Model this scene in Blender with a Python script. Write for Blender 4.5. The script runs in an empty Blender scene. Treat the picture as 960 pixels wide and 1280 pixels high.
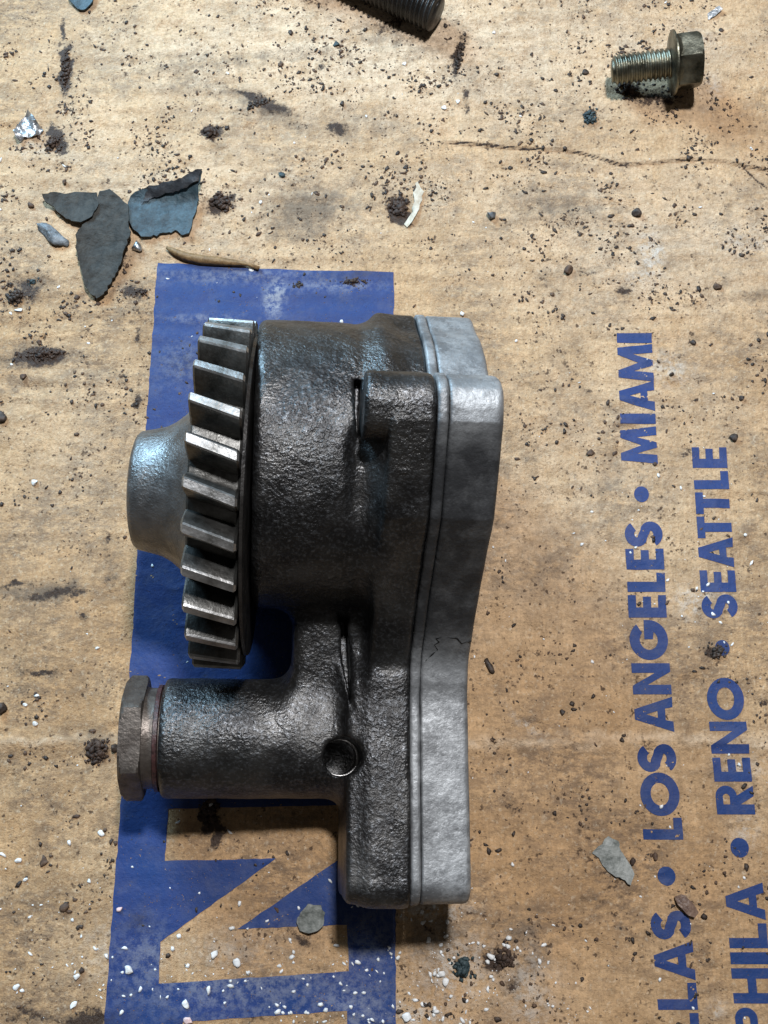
import bpy, bmesh, math, random
import numpy as np
from mathutils import Vector, Matrix
# ---------------------------------------------------------------- units: 1 u = 0.2 mm
U = 0.0002
S = bpy.context.scene
C = S.collection
random.seed(7)
RNG = np.random.default_rng(11)
# ---------------------------------------------------------------- camera
F = 1300.0
TH = math.radians(14.74)
SN, CS = math.sin(TH), math.cos(TH)
CAM = np.array([0.0, -F*SN, F*CS])
cd = bpy.data.cameras.new('camera'); cam = bpy.data.objects.new('camera', cd); C.objects.link(cam)
cd.sensor_fit = 'VERTICAL'; cd.sensor_height = 24.0; cd.lens = 24.0*F/1280.0
cd.clip_start = 0.005; cd.clip_end = 20
cam.location = Vector(CAM*U); cam.rotation_euler = (TH, 0, 0)
S.camera = cam
def un(px, py, h=0.0):
    d = np.array([px-480.0, (640-py)*CS + F*SN, (640-py)*SN - F*CS])
    t = (h-CAM[2])/d[2]
    return CAM + t*d
# ---------------------------------------------------------------- world and lamps
W = bpy.data.worlds.new('World'); S.world = W; W.use_nodes = True
bg = W.node_tree.nodes['Background']; bg.inputs[0].default_value = (1.0, 0.97, 0.93, 1); bg.inputs[1].default_value = 0.065
def lamp(name, loc, size, power, col, target=(0, 0, 0), size_y=None):
    l = bpy.data.lights.new(name, 'AREA'); l.shape = 'DISK'; l.size = size*U
    if size_y: l.shape = 'RECTANGLE'; l.size_y = size_y*U
    l.energy = power; l.color = col
    o = bpy.data.objects.new(name, l); C.objects.link(o); o.location = Vector(loc)*U
    o.rotation_euler = (Vector(target)-Vector(loc)).to_track_quat('-Z', 'Y').to_euler()
    return o
lamp('work_lamp', (420, 1120, 3500), 330, 6.4, (0.96, 0.97, 1.0))
lamp('window_light', (-1600, 2250, 1500), 1000, 5.6, (0.46, 0.75, 1.0), (0, 0, 100), 900)
S.view_settings.view_transform = 'Standard'; S.view_settings.look = 'None'
S.view_settings.exposure = 0.0; S.view_settings.gamma = 1.0; S.view_settings.use_curve_mapping = False
S.cycles.max_bounces = 6
# ---------------------------------------------------------------- noise
def _hash(ix, iy, seed):
    n = (ix.astype(np.int64)*374761393 + iy.astype(np.int64)*668265263 + seed*974711) & 0x7fffffff
    n = ((n ^ (n >> 13))*1274126177) & 0x7fffffff
    n = n ^ (n >> 16)
    return (n & 0xffff)/65535.0*2-1
def vnoise(x, y, seed=0):
    x = np.asarray(x, float); y = np.asarray(y, float)
    ix = np.floor(x); iy = np.floor(y); fx = x-ix; fy = y-iy
    fx = fx*fx*fx*(fx*(fx*6-15)+10); fy = fy*fy*fy*(fy*(fy*6-15)+10)
    a = _hash(ix, iy, seed); b = _hash(ix+1, iy, seed); c = _hash(ix, iy+1, seed); d = _hash(ix+1, iy+1, seed)
    return (a*(1-fx)+b*fx)*(1-fy)+(c*(1-fx)+d*fx)*fy
def fbm(x, y, seed=0, o=4):
    s = 0; a = .5; k = 1.0
    for i in range(o):
        s = s + a*vnoise(np.asarray(x)*k+17.3*i, np.asarray(y)*k-9.1*i, seed+i); a *= .5; k *= 2.03
    return s
def sstep(a, b, x):
    t = np.clip((x-a)/(b-a), 0, 1); return t*t*(3-2*t)
def polydist(x, y, pts):
    """distance to a polyline and signed side (positive above)"""
    best = np.full(np.shape(x), 1e9); side = np.zeros(np.shape(x))
    for (ax, ay), (bx, by) in zip(pts[:-1], pts[1:]):
        dx, dy = bx-ax, by-ay; L = dx*dx+dy*dy
        t = np.clip(((x-ax)*dx+(y-ay)*dy)/L, 0, 1)
        d = np.hypot(x-ax-t*dx, y-ay-t*dy)
        sd = np.sign((y-ay)*dx-(x-ax)*dy)
        m = d < best
        best = np.where(m, d, best); side = np.where(m, sd, side)
    return best, side
def G(pts): return [tuple(un(a, b)[:2]) for a, b in pts]
CRACK = G([(540, 177), (600, 180), (640, 185), (700, 187), (730, 191), (755, 200), (775, 206), (820, 203), (860, 200), (905, 202), (930, 208), (965, 213), (1010, 218)])
BRANCH = G([(928, 207), (945, 225), (975, 246), (1010, 258)])
CREASE_Y = un(480, 926)[1]
TEAR = un(502, 262)
# cardboard relief in u
def H(x, y):
    x = np.asarray(x, float); y = np.asarray(y, float)
    h = 4.0*fbm(x/240, y/170, 3, 3)
    amp = sstep(-250, 300, y)*0.75+0.25
    wob = 3.0*vnoise(x/130, y/60, 8)
    h = h + amp*0.85*np.sin((y+2.5*wob)*2*np.pi/29.0)*(0.5+0.7*vnoise(x/120, y/50, 21))
    h = h + 1.3*fbm(x/34, y/24, 31, 3)*amp
    cy = y-CREASE_Y-2.5*vnoise(x/90, x*0, 5)
    h = h + 2.0*np.exp(-(cy/9)**2) - 1.3*np.exp(-((cy+20)/13)**2)
    wr = fbm((x+.5*y)/95, (y-.2*x)/60, 141, 3); h = h+1.5*np.exp(-np.abs(wr)/.035)*sstep(-.1, .35, vnoise(x/150, y/150, 151))
    h = h-2.6*sstep(.28, .55, fbm(x/75, y/55, 161, 2))
    d, s = polydist(x, y, CRACK)
    h = h + np.where(s > 0, 2.2*np.exp(-d/34), -1.4*np.exp(-d/16))*sstep(60, 110, x)*1.0
    d, s = polydist(x, y, BRANCH)
    h = h - 1.2*np.exp(-d/3)
    r = np.hypot((x-TEAR[0])/20, (y-TEAR[1])/26)+0.35*fbm(x/14, y/14, 77, 2)
    h = h - 3.5*(1-sstep(.75, 1.05, r))
    return h
# ---------------------------------------------------------------- mesh helpers
def link(name, me, mat=None, parent=None, smooth=True):
    o = bpy.data.objects.new(name, me); C.objects.link(o)
    if mat is not None and not me.materials: me.materials.append(mat)
    if parent is not None: o.parent = parent
    return o
def mesh_np(name, v, f, mat=None, parent=None, smooth=True, kind_flat=False):
    me = bpy.data.meshes.new(name)
    v = np.asarray(v, np.float32)*U
    if isinstance(f, np.ndarray):
        me.vertices.add(len(v)); me.vertices.foreach_set('co', v.ravel())
        n = f.shape[1]
        me.loops.add(f.size); me.loops.foreach_set('vertex_index', f.astype(np.int32).ravel())
        me.polygons.add(len(f)); me.polygons.foreach_set('loop_start', np.arange(0, f.size, n, dtype=np.int32))
        me.update(calc_edges=True); me.validate()
    else:
        me.from_pydata([tuple(p) for p in v], [], [tuple(q) for q in f])
    if smooth: me.polygons.foreach_set('use_smooth', np.ones(len(me.polygons), bool))
    me.update()
    return link(name, me, mat, parent)
def sharp(o, deg=35):
    me = o.data
    bm = bmesh.new(); bm.from_mesh(me)
    for e in bm.edges:
        if len(e.link_faces) == 2 and e.calc_face_angle(0) > math.radians(deg): e.smooth = False
    bm.to_mesh(me); bm.free(); return o
def tag(o, label, cat=None, group=None, kind=None):
    o['label'] = label
    if cat: o['category'] = cat
    if group: o['group'] = group
    if kind: o['kind'] = kind
    return o
def empty(name, loc=(0, 0, 0), rot=(0, 0, 0)):
    o = bpy.data.objects.new(name, None); C.objects.link(o); o.location = Vector(loc)*U; o.rotation_euler = rot; o.empty_display_size = .01
    return o
def add_attr(me, name, vals):
    a = me.attributes.new(name, 'FLOAT', 'POINT'); a.data.foreach_set('value', np.asarray(vals, np.float32))
# ring stack: list of (x, radius function or number) along local x, closed with caps
def rings(prof, n=64, cap=True):
    v = []; f = []
    for x, r in prof:
        for i in range(n):
            a = 2*math.pi*i/n
            rr = r(a) if callable(r) else r
            v.append((x, rr*math.cos(a), rr*math.sin(a)))
    for k in range(len(prof)-1):
        for i in range(n):
            j = (i+1) % n
            f.append((k*n+i, k*n+j, (k+1)*n+j, (k+1)*n+i))
    if cap:
        f.append(tuple(range(n-1, -1, -1))); b = (len(prof)-1)*n; f.append(tuple(range(b, b+n)))
    # orient outward: x increasing with this winding gives inward normals
    f = [tuple(reversed(q)) for q in f]
    return v, f
def hexr(R, ph=0.0, rnd=1.0):
    def g(a):
        t = (a-ph) % (math.pi/3)-math.pi/6
        return min(R*math.cos(math.pi/6)/math.cos(t), R*rnd)
    return g
# ---------------------------------------------------------------- 2D outline -> tessellated sheet
def fill2d(loops, step):
    """loops of (x,y): outer boundaries and holes; returns bmesh cut on a grid"""
    bm = bmesh.new()
    edges = []
    for lp in loops:
        vs = [bm.verts.new((p[0], p[1], 0)) for p in lp]
        for a, b in zip(vs, vs[1:]+vs[:1]): edges.append(bm.edges.new((a, b)))
    bmesh.ops.triangle_fill(bm, use_beauty=True, use_dissolve=False, edges=edges, normal=(0, 0, 1))
    bmesh.ops.recalc_face_normals(bm, faces=bm.faces)
    if bm.faces and sum(f.normal.z*f.calc_area() for f in bm.faces) < 0: bmesh.ops.reverse_faces(bm, faces=bm.faces)
    xs = [v.co.x for v in bm.verts]; ys = [v.co.y for v in bm.verts]
    for ax, lo, hi in ((0, min(xs), max(xs)), (1, min(ys), max(ys))):
        k = math.floor(lo/step)+1
        while k*step < hi:
            co = (k*step, 0, 0) if ax == 0 else (0, k*step, 0)
            no = (1, 0, 0) if ax == 0 else (0, 1, 0)
            bmesh.ops.bisect_plane(bm, geom=bm.verts[:]+bm.edges[:]+bm.faces[:], plane_co=co, plane_no=no, dist=1e-4)
            k += 1
    return bm
def bm_arrays(bm):
    bm.verts.index_update()
    v = np.array([tuple(q.co) for q in bm.verts]); f = [tuple(q.index for q in p.verts) for p in bm.faces]
    return v, f
# ---------------------------------------------------------------- materials
class N:
    def __init__(s, name):
        s.m = bpy.data.materials.new(name); s.m.use_nodes = True; s.t = s.m.node_tree; s.n = s.t.nodes
        s.b = s.n['Principled BSDF']; s.out = s.n['Material Output']; s._c = None
    def new(s, typ, **k):
        q = s.n.new(typ)
        for a, b in k.items(): setattr(q, a, b)
        return q
    def l(s, a, b): s.t.links.new(a, b)
    def coord(s):
        if not s._c: s._c = s.new('ShaderNodeTexCoord').outputs['Object']
        return s._c
    def mapped(s, sc=(1, 1, 1), rot=(0, 0, 0)):
        m = s.new('ShaderNodeMapping'); m.inputs['Rotation'].default_value = rot
        m.inputs['Scale'].default_value = tuple(q/U for q in sc); s.l(s.coord(), m.inputs[0]); return m.outputs[0]
    def noise(s, size, detail=4, rough=.55, vec=None, dist=0.0):
        q = s.new('ShaderNodeTexNoise'); q.inputs['Scale'].default_value = 1.0/size; q.inputs['Detail'].default_value = detail
        q.inputs['Roughness'].default_value = rough; q.inputs['Distortion'].default_value = dist
        s.l(vec if vec is not None else s.mapped(), q.inputs['Vector']); return q.outputs['Fac']
    def voro(s, size, feat='F1', vec=None, rnd=1.0):
        q = s.new('ShaderNodeTexVoronoi'); q.feature = feat; q.inputs['Scale'].default_value = 1.0/size
        if 'Randomness' in q.inputs: q.inputs['Randomness'].default_value = rnd
        s.l(vec if vec is not None else s.mapped(), q.inputs['Vector']); return q.outputs['Distance']
    def ramp(s, fac, a, b, lo=0.0, hi=1.0):
        q = s.new('ShaderNodeMapRange'); q.inputs[1].default_value = a; q.inputs[2].default_value = b
        q.inputs[3].default_value = lo; q.inputs[4].default_value = hi; s.l(fac, q.inputs[0]); return q.outputs[0]
    def math(s, op, a, b=None):
        q = s.new('ShaderNodeMath', operation=op)
        for i, z in enumerate((a, b)):
            if z is None: continue
            if isinstance(z, (int, float)): q.inputs[i].default_value = z
            else: s.l(z, q.inputs[i])
        return q.outputs[0]
    def mix(s, fac, a, b):
        q = s.new('ShaderNodeMix', data_type='RGBA')
        for i, z in ((0, fac), (6, a), (7, b)):
            if isinstance(z, (int, float)): q.inputs[i].default_value = z
            elif isinstance(z, tuple): q.inputs[i].default_value = (*z, 1)
            else: s.l(z, q.inputs[i])
        return q.outputs[2]
    def attr(s, name): return s.new('ShaderNodeAttribute', attribute_name=name).outputs['Fac']
    def bump(s, h, strength, dist, prev=None):
        q = s.new('ShaderNodeBump'); q.inputs['Strength'].default_value = strength; q.inputs['Distance'].default_value = dist*U
        s.l(h, q.inputs['Height'])
        if prev is not None: s.l(prev, q.inputs['Normal'])
        return q.outputs[0]
    def set(s, **k):
        for a, z in k.items():
            i = s.b.inputs[a.replace('_', ' ')]
            if isinstance(z, (int, float)): i.default_value = z
            elif isinstance(z, tuple): i.default_value = (*z, 1) if len(z) == 3 else z
            else: s.l(z, i)
        return s
M = {}
# cardboard
def cardboard():
    n = N('cardboard_paper')
    big = n.noise(260, 4, .6); mid = n.noise(70, 5, .6); fine = n.noise(9, 4, .65)
    fib = n.noise(1, 3, .6, n.mapped((1/3.0, 1/40.0, 1), (0, 0, math.radians(-38))))
    flute_shade = n.noise(1, 4, .65, n.mapped((1/150.0, 1/13.0, 1), (0, 0, math.radians(2))))
    col = n.mix(n.ramp(big, .36, .64), (.56, .340, .168), (.64, .43, .242))
    col = n.mix(n.ramp(mid, .42, .66, 0, .65), col, (.36, .215, .105))
    col = n.mix(n.ramp(flute_shade, .46, .66, 0, .36), col, (.26, .17, .095))  # corrugation shading put into the colour as streaks along the flutes
    col = n.mix(n.ramp(fib, .40, .70, 0, .38), col, (.26, .165, .085))
    gr = n.math('MULTIPLY', n.ramp(n.noise(130, 5, .65, n.mapped((1, 1, 1), (0, 0, 3))), .42, .58), n.ramp(n.noise(17, 8, .8, n.mapped((.7, 1.3, 1), (0, 0, .1))), .42, .56))
    col = n.mix(n.math('MULTIPLY', gr, .85), col, (.17, .115, .075))
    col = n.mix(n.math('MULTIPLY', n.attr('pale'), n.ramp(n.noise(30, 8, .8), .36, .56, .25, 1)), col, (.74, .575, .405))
    col = n.mix(n.ramp(fine, .46, .70, 0, .42), col, (.24, .155, .085))
    col = n.mix(n.ramp(n.noise(4.2, 3, .7), .52, .70, 0, .5), col, (.20, .13, .075))
    col = n.mix(n.ramp(n.noise(5.5, 3, .7, n.mapped((1, 1, 1), (0, 0, 2))), .56, .72, 0, .4), col, (.68, .57, .42))
    def ragged(name, lo, hi, amp, size):
        return n.ramp(n.math('ADD', n.attr(name), n.ramp(n.noise(size, 8, .82), 0, 1, -amp, amp)), lo, hi)
    grey = ragged('grey', .22, .75, .95, 22)
    col = n.mix(n.math('MULTIPLY', grey, n.ramp(n.attr('grey'), .02, .25, 0, .85)), col, (.15, .115, .085))
    chalk = n.math('MULTIPLY', n.attr('chalk'), n.ramp(n.noise(10, 6, .75), .44, .58, 0, .95))
    col = n.mix(chalk, col, (.60, .56, .50))
    st = n.math('MULTIPLY', ragged('stain', .30, .52, 1.0, 13), n.ramp(n.attr('stain'), .05, .22))
    st = n.math('MAXIMUM', n.math('MULTIPLY', n.attr('stain'), .35), st)
    col = n.mix(st, col, n.mix(n.noise(5, 3), (.020, .013, .010), (.075, .046, .030)))
    # flecks of dirt pressed flat into the paper
    jit = n.ramp(n.noise(3.5, 3), .3, .7, -.22, .22)
    for size, th, zone, lo, hi, rz in ((6.5, .22, 60, .46, .60, 0.0), (11, .20, 46, .47, .58, .7), (21, .15, 90, .45, .56, 1.4)):
        v1 = n.math('ADD', n.voro(size, vec=n.mapped((1, 1, 1), (0, 0, rz))), jit)
        w1 = n.noise(zone, 4, .65, n.mapped((1, 1, 1), (0, 0, rz+.5)))
        sp = n.math('MULTIPLY', n.ramp(v1, th, th-.10), n.ramp(w1, lo, hi))
        col = n.mix(n.math('MULTIPLY', sp, .85), col, (.060, .036, .023))
    n.set(Base_Color=col, Roughness=n.ramp(st, 0, 1, .86, .5), Specular_IOR_Level=.25)
    b = n.bump(n.noise(20, 6, .75), .8, 4.0)
    b = n.bump(n.noise(5, 4, .7), .6, 1.8, b)
    b = n.bump(fib, .3, 1.5, b)
    n.set(Normal=b); return n.m
M['card'] = cardboard()
def ink():
    n = N('blue_ink')
    a = n.noise(90, 4, .6); fine = n.noise(5, 4, .7)
    col = n.mix(n.ramp(a, .35, .65), (.008, .036, .145), (.016, .037, .145))
    col = n.mix(n.ramp(fine, .5, .8, 0, .4), col, (.008, .018, .075))
    col = n.mix(n.math('MULTIPLY', n.ramp(n.noise(36, 6, .75), .48, .66), .55), col, (.055, .07, .15))
    col = n.mix(n.math('MULTIPLY', n.attr('haze_dust'), n.ramp(n.noise(9, 6, .78), .42, .58, 0, .75)), col, (.30, .31, .34))
    st = n.math('MULTIPLY', n.attr('stain'), n.ramp(n.noise(8, 5, .75), .36, .56, .15, 1))
    col = n.mix(st, col, (.022, .018, .022))
    sc = n.ramp(n.noise(1, 6, .75, n.mapped((1/26.0, 1/7.0, 1), (0, 0, .5))), .58, .70, 0, .5)
    col = n.mix(sc, col, (.05, .06, .105))
    n.set(Base_Color=col, Roughness=.62, Specular_IOR_Level=.3)
    b = n.bump(n.noise(14, 5, .7), .45, 2.4); b = n.bump(n.noise(4, 3, .7), .35, 1.2, b)
    n.set(Normal=b)
    # rubbed spots where the paper shows through
    w = n.math('MULTIPLY', n.math('GREATER_THAN', n.noise(3.2, 4, .75), .63), n.ramp(n.noise(30, 3), .40, .62, .25, 1))
    tr = n.new('ShaderNodeBsdfTransparent'); mx = n.new('ShaderNodeMixShader')
    n.l(w, mx.inputs[0]); n.l(n.b.outputs[0], mx.inputs[1]); n.l(tr.outputs[0], mx.inputs[2]); n.l(mx.outputs[0], n.out.inputs[0])
    return n.m
M['ink'] = ink()
def iron():
    n = N('oily_cast_iron')
    a = n.noise(60, 4, .6); g = n.noise(3.9, 3, .6); p = n.noise(8, 4, .6)
    col = n.mix(n.ramp(a, .4, .65), (.038, .037, .037), (.095, .092, .088))
    col = n.mix(n.ramp(g, .5, .75, 0, .6), col, (.20, .21, .225))
    n.set(Base_Color=col, Metallic=.88, Roughness=n.ramp(n.noise(40, 4), .35, .65, .34, .48), Specular_IOR_Level=.5)
    msk = n.ramp(n.noise(75, 3, .5), .38, .60, .35, 1)
    b = n.bump(n.math('MULTIPLY', p, msk), .55, 2.4); b = n.bump(n.math('MULTIPLY', g, msk), .75, 2.2, b); b = n.bump(n.noise(3, 2), .5, 1.0, b)
    n.set(Normal=b); return n.m
M['iron'] = iron()
def steel(name, c0, c1, rough, bs, metal=1.0, bsz=4):
    n = N(name)
    a = n.noise(30, 5, .65)
    col = n.mix(n.ramp(a, .36, .64), c0, c1)
    n.set(Base_Color=col, Metallic=metal, Roughness=n.ramp(n.noise(14, 4), .35, .65, rough-.08, rough+.12))
    n.set(Normal=n.bump(n.noise(bsz, 3, .6), bs, 1.2)); return n.m
M['gear'] = steel('oiled_gear_steel', (.05, .047, .042), (.15, .145, .135), .40, .5, .85)
M['tip'] = steel('worn_tooth_tip', (.16, .155, .145), (.42, .41, .40), .46, .5, .85)
M['hub'] = steel('grainy_hub_steel', (.12, .12, .12), (.20, .198, .195), .38, .8, .8, 3.0)
M['plug'] = steel('dull_plug_steel', (.06, .048, .040), (.15, .128, .11), .46, .5, .7)
M['bolt'] = steel('olive_zinc_steel', (.05, .048, .033), (.27, .26, .20), .36, .5, .9)
M['black_bolt'] = steel('greasy_black_steel', (.012, .011, .010), (.035, .031, .028), .38, .6, .4)
M['bright'] = steel('bright_drilled_steel', (.12, .115, .11), (.28, .27, .26), .3, .3, .9)
def alu():
    n = N('stained_cast_aluminium')
    a = n.noise(55, 5, .62); f = n.noise(7, 4, .65)
    col = n.mix(n.ramp(a, .38, .62), (.19, .195, .20), (.37, .38, .385))
    col = n.mix(n.ramp(f, .48, .75, 0, .55), col, (.12, .125, .13))
    slope_shade = n.math('MULTIPLY', n.attr('slope_shade'), n.ramp(n.noise(34, 6, .7), .30, .55, .7, 1))
    col = n.mix(n.ramp(n.noise(38, 8, .8), .47, .57, 0, .6), col, (.085, .087, .09))
    col = n.mix(n.ramp(n.noise(5, 4, .7), .58, .72, 0, .6), col, (.44, .45, .46))
    col = n.mix(slope_shade, col, (.026, .027, .029))  # slope darkened as painted shade, broken up by noise
    n.set(Base_Color=col, Metallic=n.ramp(slope_shade, 0, 1, .45, .2), Roughness=n.ramp(f, .3, .7, .45, .62))
    b = n.bump(n.noise(24, 4, .6), .5, 2.5); b = n.bump(f, .55, 1.6, b); n.set(Normal=b); return n.m
M['alu'] = alu()
def plain(name, c0, c1, rough=.6, size=8, bs=.6, metal=0.0, spec=.4):
    n = N(name); a = n.noise(size, 4, .65)
    n.set(Base_Color=n.mix(n.ramp(a, .35, .65), c0, c1), Roughness=rough, Metallic=metal, Specular_IOR_Level=spec)
    n.set(Normal=n.bump(n.noise(size*.5, 3, .6), bs, 1.5)); return n.m
M['grit'] = plain('dark_grit', (.018, .014, .012), (.07, .048, .035), .6)
M['grit_brown'] = plain('brown_grit', (.05, .028, .018), (.13, .08, .05), .7)
M['white'] = plain('white_paint_crumb', (.62, .62, .60), (.85, .85, .84), .55, 6, .4)
M['pink'] = plain('pinkish_crumb', (.62, .42, .40), (.75, .58, .55), .55)
M['stone'] = plain('blue_grey_stone', (.05, .055, .06), (.22, .24, .255), .5, 9, .8)
M['flake_dark'] = plain('dark_grey_paint', (.016, .015, .012), (.046, .043, .036), .75, 11, 1.0)
M['flake_blue'] = plain('slate_blue_paint', (.014, .030, .040), (.048, .085, .105), .6, 11, 1.0)
M['flake_edge'] = plain('black_paint_underside', (.010, .010, .012), (.02, .02, .022), .5, 8, .4)
M['flake_grey'] = plain('grey_paint', (.10, .11, .10), (.28, .29, .27), .5, 9, .7)
M['foil'] = plain('crumpled_foil', (.22, .23, .24), (.55, .56, .57), .38, 8, .6, .8)
M['wood'] = plain('brown_splinter', (.13, .075, .03), (.26, .16, .07), .6, 6, .6)
M['rust'] = plain('rusty_clump', (.022, .014, .011), (.075, .045, .03), .7, 7, .8)
M['shell'] = plain('brown_scale', (.10, .06, .045), (.22, .15, .11), .4, 8, .6)
M['teal'] = plain('dark_teal_lump', (.015, .03, .035), (.05, .075, .08), .6, 7, .8)
M['paper'] = plain('torn_white_paper', (.42, .36, .27), (.60, .55, .45), .85, 8, .5)
M['seal'] = plain('dark_red_seal', (.018, .010, .009), (.07, .03, .028), .4, 6, .4)
M['black'] = plain('black_sealant', (.006, .006, .006), (.012, .012, .012), .5, 6, .4)

# ================================================================ SETTING: cardboard
def axis(lo, hi, step, far, fstep):
    a = np.arange(lo, hi+.01, step)
    o = np.arange(fstep, far-hi+fstep, fstep)
    return np.concatenate([(lo-o)[::-1], a, hi+o])
gx = axis(-585, 585, 2.3, 1500, 18); gy = axis(-640, 805, 2.3, 1600, 18)
XX, YY = np.meshgrid(gx, gy)
STAINS = [(82, 85, 9, 42, 0, 1), (80, 40, 6, 25, 0, .6), (72, 175, 10, 26, 25, 1), (262, 167, 15, 12, 0, .9), (276, 255, 20, 15, 30, .9), (52, 445, 36, 11, 3, 1.1), (35, 452, 30, 9, 0, .8),
 (500, 264, 16, 20, 10, 1.2), (35, 362, 22, 18, 0, .6), (572, 72, 8, 38, -12, .8), (585, 120, 7, 40, -8, .5), (330, 128, 55, 9, -28, .7), (205, 72, 50, 6, 8, .35), (420, 160, 16, 12, 0, .7),
 (70, 742, 42, 9, 8, .7), (20, 728, 30, 5, 8, .6), (52, 842, 34, 6, 3, .55), (103, 768, 9, 9, 0, .5), (135, 680, 8, 34, 0, .4), (140, 725, 10, 12, 0, .35), (737, 147, 9, 11, 0, 1), (122, 935, 18, 22, 20, .65),
 (110, 1275, 50, 16, 0, .7), (30, 1270, 40, 12, 0, .5), (618, 1203, 18, 18, 0, .7), (262, 1022, 14, 26, 0, 1.1), (272, 1040, 8, 22, 10, .9), (892, 815, 15, 12, 0, .7), (735, 490, 10, 8, 0, .5),
 (175, 420, 6, 14, 0, .6), (170, 365, 18, 10, 20, .7), (150, 330, 18, 26, 0, .45), (690, 362, 20, 8, -30, .4), (730, 335, 30, 10, -35, .3), (780, 362, 10, 9, 0, .6), (174, 505, 8, 14, 0, .7), (400, 80, 10, 8, 0, .5),
 (185, 975, 26, 10, 0, .5), (640, 1010, 10, 10, 0, .5), (540, 1160, 30, 14, 0, .35), (445, 345, 34, 6, 2, .5), (860, 565, 12, 10, 0, .4), (895, 700, 8, 30, 35, .25), (378, 1175, 26, 12, -20, .5),
 (230, 455, 28, 26, 0, .45), (175, 1150, 18, 14, 0, .5), (700, 205, 60, 5, 0, .3), (820, 125, 42, 14, 0, .6), (785, 112, 18, 18, 0, .6), (500, 25, 50, 18, 25, .5), (380, 60, 40, 7, -20, .3),
 (905, 560, 20, 14, 0, .25), (720, 470, 12, 9, 0, .3), (850, 1130, 16, 8, 40, .5), (955, 880, 10, 8, 0, .6), (640, 1230, 12, 12, 0, .6)]
GREY = [(380, 265, 70, 45, 20, .8), (330, 135, 90, 16, -28, .7), (300, 75, 160, 13, 7, .5), (440, 150, 70, 30, 0, .5), (690, 260, 90, 45, 0, .55), (640, 560, 60, 90, 0, .4), (760, 600, 30, 80, 0, .4), (230, 105, 60, 16, 5, .4),
 (60, 740, 70, 16, 8, .7), (130, 930, 60, 50, 0, .5), (130, 860, 60, 30, 0, .4), (35, 360, 50, 30, 0, .5), (550, 1180, 60, 50, 0, .5), (660, 1190, 40, 90, 0, .5), (520, 45, 120, 60, 10, .4), (600, 90, 60, 70, 0, .35),
 (700, 130, 60, 30, 0, .3), (840, 330, 100, 25, -10, .3), (710, 345, 60, 20, 0, .4), (940, 370, 60, 12, -4, .5), (40, 445, 70, 22, 0, .6), (140, 700, 25, 60, 0, .4), (90, 1200, 100, 80, 0, .25), (885, 800, 40, 30, 0, .3), (680, 720, 50, 80, 0, .35),
 (660, 500, 30, 60, 0, .35), (250, 350, 90, 40, 0, .25), (150, 470, 60, 14, 0, .4), (880, 450, 50, 40, 0, .2)]
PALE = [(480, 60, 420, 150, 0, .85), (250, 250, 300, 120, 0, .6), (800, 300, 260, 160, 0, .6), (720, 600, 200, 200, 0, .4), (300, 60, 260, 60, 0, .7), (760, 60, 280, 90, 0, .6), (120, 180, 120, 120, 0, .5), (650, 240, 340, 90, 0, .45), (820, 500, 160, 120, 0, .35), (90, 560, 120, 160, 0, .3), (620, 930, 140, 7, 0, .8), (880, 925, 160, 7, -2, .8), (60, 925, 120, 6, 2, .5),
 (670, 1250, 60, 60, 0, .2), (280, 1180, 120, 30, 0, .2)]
CHALK = [(815, 320, 14, 34, 0, .8), (805, 345, 26, 14, 0, .5), (835, 460, 28, 22, 0, .6), (870, 750, 26, 22, 0, .7), (935, 300, 40, 20, 0, .4), (570, 1210, 50, 40, 0, .7), (660, 1240, 30, 50, 0, .6), (930, 960, 30, 14, 0, .5), (540, 1140, 44, 12, 0, .9),
 (520, 1270, 60, 20, 0, .6), (930, 1040, 16, 20, 0, .6), (895, 1260, 12, 9, 0, .7), (890, 110, 12, 12, 0, .6), (280, 1190, 60, 24, 0, .3), (45, 185, 40, 20, 0, .3), (870, 52, 24, 20, 0, .4), (150, 1190, 60, 40, 0, .3), (655, 905, 5, 26, 50, .6)]
def blobs(x, y, lst, seed):
    s = np.zeros(np.shape(x))
    wx = x+9*fbm(x/18, y/18, seed, 3); wy = y+9*fbm(x/18, y/18, seed+50, 3)
    for px, py, rx, ry, a, k in lst:
        c = un(px, py); sc = un(px+1, py)[0]-un(px, py)[0]
        ca, sa = math.cos(math.radians(a)), math.sin(math.radians(a))
        dx = (wx-c[0])/sc; dy = (wy-c[1])/sc
        u = (dx*ca+dy*sa)/rx; v = (-dx*sa+dy*ca)/ry
        q = u*u+v*v
        m = q < 9
        s[m] = np.maximum(s[m], k*np.exp(-q[m]*1.1))
    return s
def stain_groove_at(x, y):
    s = blobs(x, y, STAINS, 101)
    d, _ = polydist(x, y, CRACK); s = np.maximum(s, 1.0*np.exp(-(d/1.3)**2)*sstep(40, 120, x)*(.5+.5*np.clip(.5+1.5*vnoise(x/40, y/40, 91), 0, 1)))  # dark line along the crack: shade of the groove put into the colour
    d, _ = polydist(x, y, BRANCH); s = np.maximum(s, .7*np.exp(-(d/1.8)**2))  # branch groove darkened the same way
    return np.clip(s, 0, 1)
ny, nx = XX.shape
idx = np.arange(nx*ny).reshape(ny, nx)
quads = np.stack([idx[:-1, :-1], idx[:-1, 1:], idx[1:, 1:], idx[1:, :-1]], -1).reshape(-1, 4)
xs, ys = XX.ravel(), YY.ravel()
card = mesh_np('cardboard', np.stack([xs, ys, H(xs, ys)], 1), quads, M['card'])
tag(card, 'dirty tan cardboard sheet with blue print under the pump', None, None, 'structure')
add_attr(card.data, 'stain', stain_groove_at(xs, ys)); add_attr(card.data, 'grey', np.clip(blobs(xs, ys, GREY, 201), 0, 1))
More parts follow.
